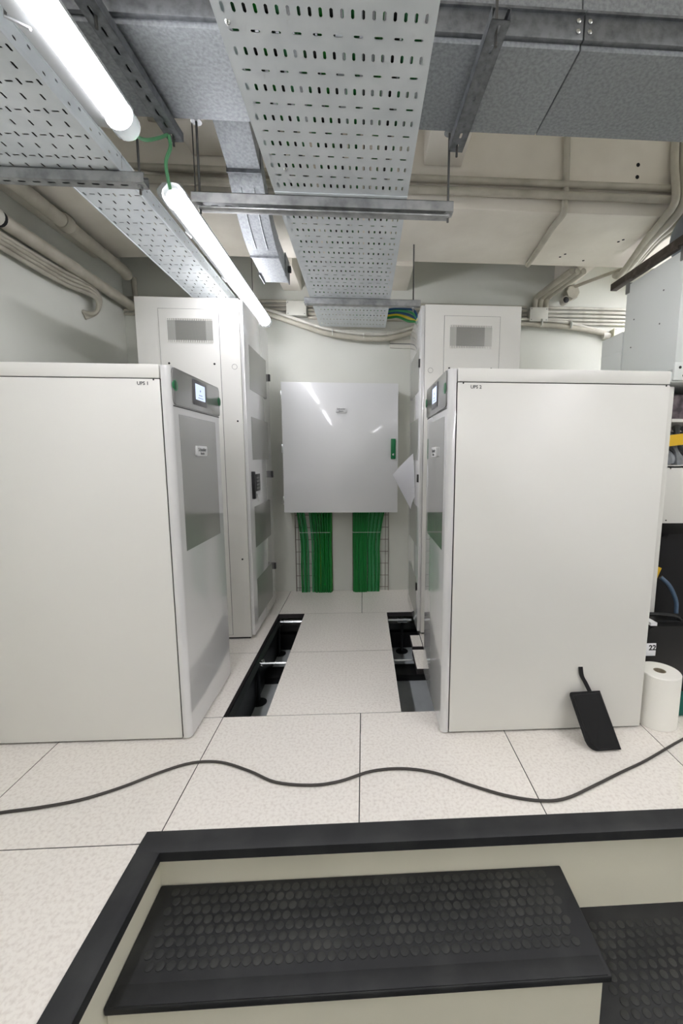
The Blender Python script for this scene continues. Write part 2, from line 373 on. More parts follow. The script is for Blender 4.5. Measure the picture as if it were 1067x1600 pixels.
# ================================================================== UPS CABINETS
def ups(s, xf, y0, num, lab, wid=.521):
    """front door faces s*X with its face at xf; side panel toward the camera at y0"""
    y1 = y0+wid; X = lambda u: xf - s*u
    t = thing('ups_cabinet', lab, 'cabinet', (X(.42), (y0+y1)/2, 0))
    b = B(); b.box(X(.037), X(.846), y0+.006, y1-.006, .004, 1.452); b.make('chassis', BLACK, t)
    b = B(); b.box(X(.0345), X(.850), y0, y0+.006, .008, 1.4085, bev=.0022); b.make('side_panel', WHITE, t)
    b = B(); b.box(X(.0345), X(.850), y1-.006, y1, .008, 1.4085, bev=.0022); b.make('side_panel', WHITE, t)
    b = B(); b.box(X(.845), X(.850), y0+.006, y1-.006, .008, 1.4085); b.make('rear_panel', WHITE, t)
    b = B(); b.box(X(.0345), X(.850), y0, y1, 1.4115, 1.460, bev=.003); tc = b.make('top_cover', WHITE, t)
    for u in (.055, .835):
        b = B(); b.ring([(X(u), y0-.0006, 1.4055), (X(u), y0+.004, 1.4055)], .0030, 10); b.make('screw', BLACK, t)
    text('lettering', 'UPS %d' % num, .017, facing((X(.093 if s > 0 else .103), y0-.0004, 1.392), (0, -1, 0)), INK, t, .0003, .0003)
    # door
    b = B(); n = 10; pts = [(X(.0300), y0+.001), (X(.0300), y1-.001)]
    prof = []
    rr = .022
    for k in range(n+1):
        a = k*PI/2/n; prof.append((X(rr-rr*math.sin(a)), y1-rr+rr*math.cos(a)))
    for k in range(n+1):
        a = PI/2+k*PI/2/n; prof.append((X(rr-rr*math.sin(a)), y0+rr+rr*math.cos(a)))
    b.prism([pts[0], pts[1]]+prof, 'Z', .006, 1.458, bev=.0015); d = b.make('front_door', GLOSS, t)
    fx = lambda e: xf + s*e
    b = B(); pp = rrect(y0+.020, y1-.012, 1.322, 1.456, .016)
    b.prism(pp, 'X', fx(.0), fx(.005), bev=.0012); tag(b.make('control_panel', GREYP, d), 'dark grey control panel')
    b = B(); b.prism(rrect(y0+.196, y0+.338, 1.344, 1.446, .004), 'X', fx(.004), fx(.0075), bev=.001); b.make('screen_bezel', BEZ, d)
    b = B(); b.box(fx(.0070), fx(.0082), y0+.216, y0+.318, 1.366, 1.430)
    tag(b.make('touch_screen', SCREEN, d), 'lit pale blue touch screen')
    b = B()
    b.lathe((fx(.0084), y0+.267, 1.405), [(.0045, -.0003), (.0045, .0003)], 12, 'X')
    b.box(fx(.0080), fx(.0087), y0+.250, y0+.286, 1.385, 1.388); b.box(fx(.0080), fx(.0087), y0+.240, y0+.294, 1.374, 1.3765)
    b.make('screen_icon', ICON, d)
    for yy, lab2 in ((y0+.036, None), (y1-.016, None)):
        b = B(); b.lathe((fx(.005), yy, 1.392), [(.020, -.003), (.020, s*.001), (.017, s*.002)], 24, 'X')
        b.mi = 1; b.box(fx(.005), fx(.0085), yy-.009, yy+.001, 1.377, 1.407, bev=.001)
        tag(b.make('latch', [GREEN, GREEND], d), 'round green plastic latch')
    b = B(); b.box(fx(-.002), fx(.0012), y0+.062, y0+.448, .762, 1.290); tag(b.make('front_grille', GRILLE, d), 'grey mesh grille')
    b = B(); yb = y0+.250; b.prism(rrect(yb-.056, yb+.056, 1.134, 1.176, .006), 'X', fx(.001), fx(.010), bev=.0015)
    bd = b.make('badge', BOXWHITE, d)
    text('lettering', 'Schneider', .021, facing((fx(.0103), yb, 1.160), (s, 0, 0)), INK, d, .0003, .0003)
    text('lettering', 'Electric', .014, facing((fx(.0103), yb, 1.144), (s, 0, 0)), INK, d, .0003, .0002)
    b = B(); b.box(fx(-.001), fx(.0006), y0+.02, y1-.012, 1.3155, 1.3195); b.make('door_seam', BLACK, d)
    return t
ups(1, -.680, -.141, 1, 'white waist-high power cabinet on the left with dark control panel and lit screen')
ups(-1, .331, -.158, 2, 'white waist-high power cabinet on the right, black pouch leaning on it')

# ================================================================== BATTERY TOWERS
def tower(s, xf, y0, y1, lab, hinge_y, handle_y, H=2.012):
    X = lambda u: xf - s*u; wd = .592
    t = thing('battery_tower', lab, 'cabinet', (X(.3), (y0+y1)/2, 0))
    b = B(); b.box(X(.022), X(wd), y0, y1, .012, H, bev=.002); b.make('housing', WHITE, t)
    b = B(); b.box(X(.03), X(wd-.01), y0+.01, y1-.01, 0, .014); b.make('plinth', BLACK, t)
    # panel on the camera side
    b = B(); b.box(X(.1335), X(.4665), y0-.0008, y0+.002, .028, 1.9515); b.make('panel_reveal', INK, t)
    b = B(); b.box(X(.1355), X(.4645), y0-.004, y0+.001, .030, 1.9495, bev=.0012); p = b.make('side_panel', WHITE, t)
    b = B(); b.box(X(.168), X(.418), y0-.0046, y0-.003, 1.770, 1.898); b.make('vent', VENT, p)
    b = B(); b.box(X(.207), X(.374), y0-.0052, y0-.004, 1.772, 1.896); b.make('vent_core', VENTD, p)
    for z in (1.770, 1.890):
        b = B(); b.box(X(.169), X(.4175), y0-.0050, y0-.004, z+(.009 if z > 1.8 else -.003), z+(.011 if z > 1.8 else -.001))
        for k in range(26):
            u = .170+k*.0098; b.box(X(u), X(u+.0048), y0-.0066, y0-.004, z-.003, z+.011)
        b.make('vent_teeth', WHITE, p)
    for (u, z) in ((.168, 1.654), (.420, 1.654)):
        b = B(); b.lathe((X(u), y0-.0050, z), [(.006, 0), (.006, .002)], 12, 'Y'); b.make('screw', BLACK, p)
    for (u, z) in ((.052, 1.335), (.058, .510)):
        b = B(); b.lathe((X(u), y0-.0012, z), [(.0055, 0), (.0055, .002)], 12, 'Y'); b.make('screw', BLACK, t)
    b = B(); b.lathe((X(.057), y0-.0004, 1.641), [(.0150, 0), (.0150, -.001), (.0135, -.001), (.0135, 0)], 20, 'Y', True); b.make('knockout_ring', GREYP, t)
    # door toward the aisle
    b = B(); b.box(X(0), X(.020), y0+.004, y1-.004, .022, H-.006, bev=.002); d = b.make('door', GLOSS, t)
    fx = lambda e: xf+s*e
    for (z0, z1) in ((1.53, 1.79), (1.11, 1.37), (.56, .82), (.095, .355)):
        b = B(); b.box(fx(-.001), fx(.0012), (y0+y1)/2-.215, (y0+y1)/2+.215, z0, z1); b.make('door_vent', VENTD, d)
    for z in (1.690, 1.000, .305):
        b = B(); b.box(fx(-.012), fx(.010), hinge_y-.012, hinge_y+.012, z-.024, z+.024, bev=.002); b.make('hinge', BLACK, d)
    b = B(); b.box(fx(-.001), fx(.018), handle_y-.014, handle_y+.014, .872, 1.040, bev=.003); b.make('handle', BLACK, d)
    sgn = 1 if handle_y < hinge_y else -1
    b = B(); ya = handle_y+sgn*.075; b.box(fx(-.001), fx(.004), ya, ya+sgn*.105, .912, 1.020, bev=.001); k = b.make('lock_keypad', BLACK, d)
    b = B()
    for i in range(3):
        for j in range(4): b.box(fx(.0035), fx(.005), ya+sgn*(.02+i*.024), ya+sgn*(.034+i*.024), .925+j*.022, .937+j*.022)
    b.make('keypad_keys', GREYP, d)
    if s > 0:
        b = B(); b.lathe((fx(.02), handle_y+.02, .895), [(.010, 0), (.010, .002), (.004, .002), (.004, .0)], 12, 'X')
        b.ring([(fx(.02), handle_y+.03, .885), (fx(.022), handle_y+.05, .855)], .004, 6); b.make('key', CHROME, d)
    return t
tower(1, -.6635, .792, 1.416, 'tall white battery cabinet behind the left power cabinet', 1.404, .862)
tower(-1, .3560, .807, 1.405, 'tall white battery cabinet behind the right power cabinet', .852, 1.32)

# ================================================================== WALL BOX
wb = thing('electrical_enclosure', 'glossy white square electrical box mounted on the back wall', 'electrical box', (-.157, 1.58, .705))
b = B(); b.box(-.588, .272, 1.487, 1.7155, .708, 1.668, bev=.003); b.make('enclosure_body', WHITE, wb)
b = B(); b.box(-.588, .276, 1.455, 1.4845, .705, 1.672, bev=.003); dr = b.make('door', BOXWHITE, wb)
b = B(); b.prism(rrect(.222, .258, 1.115, 1.266, .004), 'Y', 1.440, 1.456, bev=.0015); h = b.make('handle', GREEN, dr); tag(h, 'green plastic door handle')
b = B(); b.lathe((.240, 1.4405, 1.148), [(.0075, 0), (.0075, -.002), (.003, -.003)], 14, 'Y'); b.make('lock', CHROME, dr)
b = B(); b.prism(rrect(-.190, -.108, 1.456, 1.496, .006), 'Y', 1.446, 1.456, bev=.0015); b.make('badge', BOXWHITE, dr)
text('lettering', 'Schneider', .016, facing((-.149, 1.4457, 1.482), (0, -1, 0)), INK, dr, .0003, .0003)
text('lettering', 'Electric', .011, facing((-.149, 1.4457, 1.466), (0, -1, 0)), INK, dr, .0003, .0002)
for z in (1.58, 1.19, .80):
    b = B(); b.box(-.598, -.587, 1.462, 1.490, z-.03, z+.03, bev=.002); b.make('hinge', CHROME, wb)

# green cable drops with their wire baskets
def basket(x0, x1, side):
    b = B()
    for x in [x0, x0+.025, x1-.025, x1] if side else [x0, x0+.025, x1]:
        b.ring([(x, 1.712, 0.001), (x, 1.712, .715)], .0022, 6)
    b.ring([(x0, 1.700, .001), (x0, 1.700, .715)], .0022, 6); b.ring([(x1, 1.700, .001), (x1, 1.700, .715)], .0022, 6)
    for k in range(7):
        z = .03+k*.103; b.ring([(x0, 1.700, z), (x0, 1.712, z), (x1, 1.712, z), (x1, 1.700, z)], .0022, 6)
    return b
o = basket(-.550, -.248, False).make('wire_basket', WIRE); tag(o, 'thin wire cable basket on the wall behind the left green cables', 'cable basket')
o = basket(-.078, .222, True).make('wire_basket', WIRE); tag(o, 'thin wire cable basket on the wall behind the right green cables', 'cable basket')
ORD = ['first', 'second', 'third', 'fourth', 'fifth', 'sixth', 'seventh', 'eighth', 'ninth', 'tenth', 'eleventh', 'twelfth', 'thirteenth', 'fourteenth', 'fifteenth']
def drop(k, n, xt0, xt1, xb0, xb1, side, lab, grp, layer=0):
    f = k/(n-1); xt = xt0+(xt1-xt0)*f; xb = xb0+(xb1-xb0)*f + random.uniform(-.003, .003)
    if side == 'L' and layer == 0 and k in (3,): xt -= .012
    y = 1.684 - layer*.013 + random.uniform(-.002, .002)
    pts = [(xt, y, .75), (xt+(xb-xt)*.05, y, .70), (xt+(xb-xt)*.62, y, .56), (xb+random.uniform(-.003, .003), y, .40), (xb+random.uniform(-.004, .004), y, .2), (xb, y, .0), (xb, y, -.05)]
    b = B(); b.ring(curve(pts, 6), .0078, 8)
    sat = (k > 9) if side == 'L' else (k < 5)
    m = CABLE[2 if sat and k % 3 else (k % 2)]
    if layer: m = CABLE[0]
    if side == 'L' and layer == 0 and k in (8, 9): m = YGREEN if k == 9 else CABLE[2]
    o = b.make('green_cable', m); tag(o, lab, 'cable', grp); return o
for k in range(15):
    if k == 4: continue
    drop(k, 15, -.530, -.252, -.496, -.256, 'L', 'green cable in front in the left bundle below the wall box, %s from the left' % ORD[k if k < 4 else k-1], 'green cables of the left bundle')
for k in range(7):
    drop(k, 7, -.40, -.26, -.375, -.262, 'L', 'green cable of the left bundle mostly hidden behind the front ones', 'green cables at the back of the left bundle', 1)
for k in range(15):
    drop(k, 15, -.066, .186, -.066, .140, 'R', 'green cable in front in the right bundle below the wall box, %s from the left' % ORD[k], 'green cables of the right bundle')
for k in range(8):
    drop(k, 8, -.055, .05, -.055, .03, 'R', 'green cable of the right bundle mostly hidden behind the front ones', 'green cables at the back of the right bundle', 1)
for (x0, x1, w) in ((-.508, -.262, 'left'), (-.075, .150, 'right')):
    b = B(); b.ring([(x0, 1.66, .512), (x1, 1.66, .512)], .0022, 6); b.ring([(x0, 1.66, .512), (x0, 1.70, .512)], .0022, 6); b.ring([(x1, 1.66, .512), (x1, 1.70, .512)], .0022, 6)
    tag(b.make('cable_tie', TIE), 'thin white tie across the %s bundle of green cables' % w, 'cable tie')

# ================================================================== CEILING: cable trays
ZT = 2.12
def central_tray():
    t = thing('cable_tray', 'wide perforated galvanised cable tray running overhead down the middle of the aisle', 'cable tray', (-.06, 0, ZT))
    x0, w = -.314, .500; I = Matrix.Translation((x0, 0, ZT))
    for (ya, yb, dz) in ((-2.6, .03, 0.0), (.03, 1.63, -.004)):
        b = B(); n = int(round((yb-ya)/.1)); p = (yb-ya)/n
        M = Matrix.Translation((x0, ya, ZT+dz))
        for r in range(n):
            b.slots(.01, r*p, .0240, p/2, 20, 1, .0038, .0110, .0012, M)
            b.slots(.01, r*p+p/2, .0480, p/2, 10, 1, .0110, .0034, .0012, M)
        for (xa, xb) in ((0, .01), (.49, .50)): b.box(x0+xa, x0+xb, ya, yb, ZT+dz, ZT+dz+.0012)
        for xa in (x0-.001, x0+w): b.box(xa, xa+.0012, ya, yb, ZT+dz, ZT+dz+.055)
        for xa in (x0-.001, x0+w-.012): b.box(xa, xa+.013, ya, yb, ZT+dz+.054, ZT+dz+.056)
        b.make('tray_section', TRAY, t)
    b = B(); b.box(x0, x0+w, -.005, .03, ZT-.004, ZT-.0005); b.make('joint_plate', TRAY, t)
    for (x, y) in ((-.29, -.62), (-.25, -.13), (-.28, 1.08)):
        b = B(); b.lathe((x, y, ZT), [(.0, -.006), (.004, -.005), (.006, -.002), (.007, 0)], 12); b.make('bolt', CHROME, t)
central_tray()
for k in range(16):
    x = -.28 + k*.0286
    m = [CABLE[0], BLACK, CABLE[2], BLACK, CABLE[1]][k % 5]
    z = ZT+.014; ph = random.uniform(0, 6)
    pts = [(x+.006*math.sin(y*1.7+ph), y, z) for y in [-2.6+.3*i for i in range(14)]]
    b = B(); b.ring(pts, .0105, 8)
    tag(b.make('tray_cable', m), ('green' if m is not BLACK else 'black')+' cable lying in the central overhead tray, glimpsed through its slots', 'cable', 'cables in the central tray, '+('green' if m is not BLACK else 'black'))

for k in range(11):  # black cables added to make the wide tray's slots look dark inside
    x = -1.465+k*.055; z = 2.17+.022
    b = B(); b.ring([(x, -2.4, z), (x, 0.0, z)], .018, 8)
    tag(b.make('tray_cable', BLACK), 'thick black cable added in the left overhead tray to darken its slots', 'cable', 'black cables added to darken the wide left tray')
for k in range(4):  # same added dark filling for the narrow tray's slots
    x = -1.075+k*.055; z = 2.168+.022
    b = B(); b.ring([(x, 0.02, z), (x, 1.66, z)], .018, 8)
    tag(b.make('tray_cable', BLACK), 'thick black cable added in the narrow tray over the left tower to darken its slots', 'cable', 'black cables added to darken the narrow left tray')
def side_tray(x0, x1, ya, yb, z, lab, rail=True):
    t = thing('cable_tray', lab, 'cable tray', ((x0+x1)/2, (ya+yb)/2, z))
    b = B(); nx = max(2, int((x1-x0-.012)/.026)); ny = int((yb-ya)/.05); px = (x1-x0)/nx; py = (yb-ya)/ny
    def ev(i, j):
        if j % 2 == 0: return (.0034, .0110) if i % 2 == 0 else (.0110, .0028)
        return (.0034, .0115) if i % 2 == 1 else None
    b.slots(0, 0, px, py, nx, ny, 0, 0, .0012, Matrix.Translation((x0, ya, z)), ev)
    b.make('tray_base', TRAY, t)
    for (xs_, s) in ((x1, 1), (x0, -1)):
        b = B(); n2 = int((yb-ya)/.05)
        M = Matrix.Translation((xs_, ya, z+.012)) @ Matrix(((0, 0, 1, 0), (1, 0, 0, 0), (0, 1, 0, 0), (0, 0, 0, 1)))
        b.slots(0, 0, (yb-ya)/n2, .022, n2, 2, 0, 0, .0012, M, lambda i, j: (.0065, .0036) if (i+j) % 2 == 0 else None)
        b.box(xs_-.003, xs_+.004, ya, yb, z-.002, z+.012, bev=.0015)
        b.box(xs_-.012, xs_+.004, ya, yb, z+.056, z+.066, bev=.002)
        b.make('side_rail', TRAY, t)
    return t
side_tray(-1.50, -.872, -2.4, .012, 2.17, 'perforated galvanised cable tray overhead at the left, wide section nearest the camera')
side_tray(-1.105, -.872, .016, 1.66, 2.168, 'narrow perforated galvanised cable tray running over the left tower to the back wall')

# strut channels with rods
def channel(b, p0, p1, w, h, axis):
    """slotted C channel, open side up, between p0,p1 along axis"""
    if axis == 'X':
        M = Matrix.Translation(p0)
    L = (Vector(p1)-Vector(p0)).length; d = (Vector(p1)-Vector(p0)).normalized()
    z = Vector((0, 0, 1)); yv = z.cross(d).normalized(); z = d.cross(yv)
    M = Matrix(((d.x, yv.x, z.x, p0[0]), (d.y, yv.y, z.y, p0[1]), (d.z, yv.z, z.z, p0[2]), (0, 0, 0, 1)))
    n = max(2, int(L/.05)); pL = L/n
    b.slots(0, -w/2, pL, w, n, 1, .014, .0045, .002, M)
    for s in (-1, 1):
        b.box(0, L, s*w/2-.001, s*w/2+.001, 0, h, M=M)
        b.box(0, L, s*w/2-.001, s*w/2-s*.009, h-.002, h, M=M)
    return M
def support(name_lab, p0, p1, rods, ztop, plates=False):
    t = thing('strut_support', name_lab, 'strut channel', ((p0[0]+p1[0])/2, p0[1], p0[2]))
    b = B(); channel(b, p0, p1, .041, .036, 'X'); b.make('strut_channel', STRUT, t)
    for (x, zt) in rods:
        b = B(); b.ring([(x, p0[1], p0[2]-.03), (x, p0[1], zt)], .0045, 8); b.make('threaded_rod', ROD, t)
        b = B(); b.lathe((x, p0[1], p0[2]-.012), [(.010, 0), (.010, .010), (.018, .010), (.018, .012)], 6); b.make('nut', STRUT, t)
        if plates:
            b = B(); b.lathe((x, p0[1], 2.365), [(.02, 0), (.02, .003), (.009, .003), (.009, .012)], 16); b.make('washer', STRUT, t)
support('strut channel under the central tray, hung on two rods near the elbow duct', (-.625, .03, 2.080), (.368, .03, 2.080), [(-.60, 2.65), (.350, 2.65)], 2.65, True)
support('strut channel under the central tray close to the back wall', (-.350, 1.06, 2.080), (.380, 1.06, 2.080), [(.335, 2.45)], 2.45)
support('strut channel under the left cable trays, its end near the lamps', (-1.62, .010, 2.128), (-.785, .010, 2.128), [(-.808, 2.95), (-1.55, 2.95)], 2.65)
# second profile of the near trapeze
b = B(); b.box(-.600, .352, .012, .05, 2.064, 2.0705, bev=.002); tag(b.make('clamp_bar', STRUT), 'flat steel bar bolted beneath the near strut channel', 'steel bar')

# big rectangular duct across the ceiling
dt = thing('air_duct', 'large rectangular galvanised air duct crossing below the ceiling', 'duct', (.3, -.17, 2.352))
for (x0, x1) in ((XL+.01, -.9), (-.898, .672), (.676, 2.4)):
    b = B(); b.box(x0, x1, -.335, 0.0, 2.352, 2.56, bev=.002); b.make('duct_section', GALV, dt)
for (xa, xb) in ((XL+.01, .672), (.676, 2.4)):
    b = B(); b.box(xa, xb, -.352, -.3365, 2.366, 2.435, bev=.002); b.box(xa, xb, -.360, -.3365, 2.430, 2.437); b.make('flange', GALVD, dt)
for x in (.655, .690):
    for z in (2.385, 2.412):
        b = B(); b.lathe((x, -.3525, z), [(.007, 0), (.007, -.004), (.004, -.006)], 10, 'Y'); b.make('bolt', CHROME, dt)
# duct hangers: slotted channels under the duct, along Y
def hanger(p0, p1, lab, rods):
    t = thing('duct_hanger', lab, 'strut channel', p0)
    b = B(); channel(b, p0, p1, .052, .030, 'Y'); b.make('strut_channel', GALVD, t)
    for (x, y) in rods:
        b = B(); b.ring([(x, y, p0[2]-.03), (x, y, ZC)], .0045, 8); b.make('threaded_rod', ROD, t)
hanger((-.705, -.44, 2.310), (-.685, .055, 2.310), 'slotted steel channel under the duct beside the left lamps', [(-.70, -.40), (-.686, .03)])
hanger((.392, -.46, 2.305), (.375, .035, 2.305), 'slotted steel channel under the duct right of the central tray', [(.390, -.42), (.376, .014)])

# elbow duct
def loft(name, secs, x0, x1, hgt, m, parent):
    b = B(); rings = []
    for (y, z) in secs:
        rings.append([b.bm.verts.new((x, y, zz)) for (x, zz) in ((x0, z), (x1, z), (x1, z+hgt), (x0, z+hgt))])
    for i in range(len(rings)-1):
        for k in range(4): b.bm.faces.new((rings[i][k], rings[i][(k+1) % 4], rings[i+1][(k+1) % 4], rings[i+1][k]))
    b.bm.faces.new(rings[0][::-1]); b.bm.faces.new(rings[-1])
    return b.make(name, m, parent, smooth=50)
ed = thing('elbow_duct', 'narrow galvanised duct dipping under the beam, left of the central tray', 'duct', (-.51, .5, 2.195))
loft('duct_run', [(-.0, 2.50), (.15, 2.475), (.34, 2.40)], -.583, -.440, .10, GALV, ed)
secs = [(.345, 2.396), (.39, 2.355), (.44, 2.31), (.50, 2.268), (.57, 2.232), (.64, 2.21), (.70, 2.2)]
loft('duct_bend', secs, -.587, -.436, .10, GALV, ed)
loft('duct_outlet', [(.702, 2.1995), (1.02, 2.19)], -.585, -.440, .105, GALV, ed)
for xx in (-.540, -.482):
    b = B(); b.ring([(xx, y, z-.001) for (y, z) in secs[1:-1]], .0032, 6); b.make('stiffening_rib', GALV, ed)
b = B()
for (xa, xb) in ((-.592, -.586), (-.440, -.434)):
    b.box(xa, xb, .90, 1.03, 2.182, 2.31)
b.box(-.588, -.436, .336, .342, 2.385, 2.50); b.box(-.588, -.436, .70, .703, 2.19, 2.30); b.make('seam_strip', GALVD, ed)
b = B(); b.lathe((-.43, .98, 2.25), [(.02, -.01), (.02, .012), (.012, .014)], 14, 'X'); b.make('grommet', BLACK, ed)

# ================================================================== LAMPS
def luminaire(x, y0, y1, z, lab, grp=None, lit=None, big=False):
    t = thing('fluorescent_batten', lab, 'ceiling lamp', (x, (y0+y1)/2, z), grp)
    b = B(); b.ring([(x, y0+.055, z), (x, y1-.055, z)], .030, 20, sx=1.0); b.make('diffuser', lit or LIT, t)
    b = B()
    pr = [(x-.062, z+.022), (x-.040, z+.046), (x-.006, z+.050), (x+.026, z+.046), (x+.026, z+.036), (x-.014, z+.036), (x-.034, z+.016), (x-.038, z-.004), (x-.058, z+.002)]
    if big: pr = [(x-.088, z+.016), (x-.070, z+.042), (x-.006, z+.050), (x+.026, z+.046), (x+.026, z+.036), (x-.014, z+.036), (x-.028, z+.012), (x-.034, z-.010), (x-.078, z-.004)]
    b.prism(pr, 'Y', y0+.02, y1-.02); b.make('lamp_housing', LAMPW, t)
    for (ya, yb) in ((y0-.008, y0+.055), (y1-.055, y1+.008)):
        s = 1 if ya < y0 else -1
        e0, e1 = (ya, yb) if s > 0 else (yb, ya)
        b = B(); b.lathe((x, 0, z+.004), [(.010, e0), (.030, e0+s*.006), (.040, e0+s*.020), (.041, e1)], 20, 'Y'); b.make('end_cap', CLEAR, t)
    for k in range(3):
        yy = y0 + (k+.6)*(y1-y0)/3.3
        dx = -.028 if big else 0
        b = B(); b.ring([(x-.060+dx, yy, z+.03), (x-.064+dx, yy, z-.0), (x-.040, yy, z-.022)], .004, 6); b.make('clip', LAMPW, t)
    for yy in (y0+.3, y1-.3):
        if -.37 < yy < .02: yy = .06
        b = B(); b.ring([(x-.02, yy, z+.045), (x-.02, yy, ZC if yy < -.4 else (2.65 if yy < .66 else 2.45))], .0025, 6); b.make('suspension_wire', ROD, t)
luminaire(-.685, -1.83, -.294, 2.105, 'lit fluorescent batten at the top left, nearest the camera', big=True)
luminaire(-.695, .005, 1.541, 2.105, 'lit fluorescent batten ending over the left tower, near the back wall', None, LIT3)
for (x, y0, z) in ((-1.3, -3.2, 2.75), (1.75, -5.6, 2.40), (1.75, -3.9, 2.40), (1.75, -2.2, 2.40), (-.1, -5.9, 2.8)):  # unseen fill lamps, added to brighten the camera-facing surfaces and the bounce light
    luminaire(x, y0, y0+1.53, z, 'unseen fluorescent batten added behind the camera as fill light', 'added fill battens behind the camera', LIT2)
luminaire(2.36, .1, 1.64, 2.36, 'lit fluorescent batten at the far right of the room', None, LIT2)

# green wires at the lamps
b = B(); b.ring(curve([(-.683, -.290, 2.108), (-.700, -.20, 2.150), (-.712, -.12, 2.198), (-.706, -.05, 2.252), (-.695, .0, 2.297)], 8), .0055, 8)
tag(b.make('lamp_wire', GWIRE), 'pale green wire leaving the end of the nearest lamp', 'wire')
b = B(); b.ring(curve([(-.690, .0, 2.295), (-.686, -.002, 2.255), (-.702, -.008, 2.203), (-.698, -.012, 2.150), (-.695, .0, 2.112)], 8), .0062, 8)
tag(b.make('lamp_wire', GWIRE), 'pale green wire looping up from the second lamp to the steel channel', 'wire')

# ================================================================== CONDUITS
def pipe(pts, r, m, name, lab, cat='pipe', grp=None, n=6, seg=12, smooth=True):
    b = B(); b.ring(curve(pts, n) if smooth and len(pts) > 2 else pts, r, seg); o = b.make(name, m); tag(o, lab, cat, grp); return o
# along the beam face
pipe([(-1.5, .640, 2.575), (XR, .640, 2.575)], .017, PIPE, 'conduit', 'painted conduit along the face of the beam, upper of the pair')
pipe([(-1.5, .630, 2.515), (XR, .630, 2.515)], .019, PIPE, 'conduit', 'painted conduit along the lower edge of the beam, lower of the pair')
pipe([(-1.05, .645, 2.80), (-.60, .645, 2.77)], .012, PIPE, 'conduit', 'thin painted conduit high on the beam at the left')
pipe([(1.09, .650, 2.94), (1.10, .650, 2.60), (1.10, .648, 2.50), (1.10, .66, 2.442), (1.10, .78, 2.436), (1.12, 1.0, 2.436), (1.14, 1.26, 2.436)], .017, PIPE, 'conduit', 'painted conduit running down the beam face and under the beam')
# right cluster bending down
for k, (dx, r) in enumerate(((0, .020), (.045, .024), (.090, .017), (.13, .014))):
    lab = ['leftmost', 'second', 'third', 'rightmost'][k]
    pipe([(1.68+dx, .645, 2.93), (1.685+dx, .640, 2.70), (1.68+dx, .60, 2.50), (1.665+dx, .66, 2.435-k*.006), (1.70+dx*.7, .85, 2.42), (1.77+dx*.5, 1.10, 2.41), (1.80+dx*.4, 1.27, 2.39+.01*k), (1.82+dx*.4, 1.36, 2.43)], r, PIPE, 'conduit', 'conduit bending down from the ceiling at the upper right, %s of four' % lab)
# back wall conduits
for k, z in enumerate((2.315, 2.285, 2.255, 2.225, 2.198)):
    nm = ['topmost', 'second from the top', 'third from the top', 'fourth from the top', 'lowest'][k]
    pipe([(XL+.01, YB-.016, z), (-.575, YB-.016, z)], .0105, PIPE, 'conduit', 'straight wall conduit behind the left tower, %s of five' % nm)
    pipe([(-.41, YB-.016, z), (1.315, YB-.016, z)], .0105, PIPE, 'conduit', 'straight wall conduit between the two middle junction boxes, %s of five' % nm)
    pipe([(1.475, YB-.016, z), (XR, YB-.016, z)], .0105, PIPEL, 'conduit', 'straight light conduit right of the tower junction box, %s of five' % nm)
# sagging pair
for k in range(2):
    dz, dy, r = (0, 0, .019) if k == 0 else (.034, .004, .013)
    pipe([(-.80, 1.66+dy, 2.23+dz), (-.64, 1.66, 2.185+dz), (-.461, 1.65, 2.128+dz), (-.28, 1.65, 2.075+dz), (-.095, 1.65, 2.048+dz), (.12, 1.65, 2.036+dz), (.28, 1.65, 2.058+dz), (.427, 1.655, 2.105+dz), (.68, 1.66, 2.165+dz), (1.0, 1.67, 2.18+dz), (1.30, 1.67, 2.178+dz), (1.60, 1.67, 2.165+dz), (1.80, 1.68, 2.146+dz*.6), (1.97, 1.69, 2.120+dz*.3)],
         r, PIPE if k == 0 else PIPEL, 'hose', ('thick painted hose' if k == 0 else 'thinner painted hose')+' sagging along the back wall above the electrical box', 'hose')
for i, x in enumerate((-.22, .02, 1.42, 1.66)):
    z = {-.22: 2.075, .02: 2.055, 1.42: 2.185, 1.66: 2.175}[x]
    b = B(); b.lathe((x, 1.655, z), [(.030, -.002), (.030, .002)], 16, 'X')
    tag(b.make('cable_tie', TIE), 'pale tie around the sagging hose, %s' % ['left of the central tray end', 'under the central tray end', 'right of the junction box above the right tower', 'nearest the cream junction box'][i], 'cable tie')
def jbox(x0, x1, z0, z1, lab, m=JBOX, d=.06):
    t = thing('junction_box', lab, 'junction box', ((x0+x1)/2, YB, z0))
    b = B(); b.box(x0, x1, YB-d, YB-.001, z0, z1, bev=.004); b.make('box_body', m, t)
    b = B(); b.box(x0-.003, x1+.003, YB-d-.012, YB-d+.001, z0-.003, z1+.003, bev=.003); ld = b.make('lid', m, t)
    for x in (x0+.01, x1-.01):
        for z in (z0+.01, z1-.01):
            b = B(); b.lathe((x, YB-d-.0125, z), [(.004, 0), (.004, -.0012)], 8, 'Y'); b.make('screw', GREYP, t)
jbox(-.565, -.420, 2.200, 2.300, 'square grey junction box on the wall left of the central tray')
jbox(1.325, 1.465, 2.195, 2.295, 'square grey junction box above the right tower')
jbox(2.015, 2.150, 2.058, 2.155, 'cream junction box at the right end of the sagging hose', mat('cream_box', (226, 226, 200), .5))
b = B(); b.lathe((1.965, 1.688, 2.108), [(.026, -.02), (.026, .03), (.018, .045)], 14, 'X'); tag(b.make('hose_coupling', PIPEL), 'round coupling joining the sagging hose to the cream junction box', 'coupling')
# conduits from beam to junction box
for k in range(3):
    x = 1.355+k*.045
    pipe([(x+.02, YB-.03, 2.30), (x+.02, YB-.03, 2.345), (x+.03, YB-.05, 2.385), (x+.07, 1.55, 2.41), (x+.12, 1.31, 2.43)], .021, PIPE, 'conduit', 'conduit slanting from the beam to the box above the right tower, %s of three' % ['left', 'middle', 'right'][k])
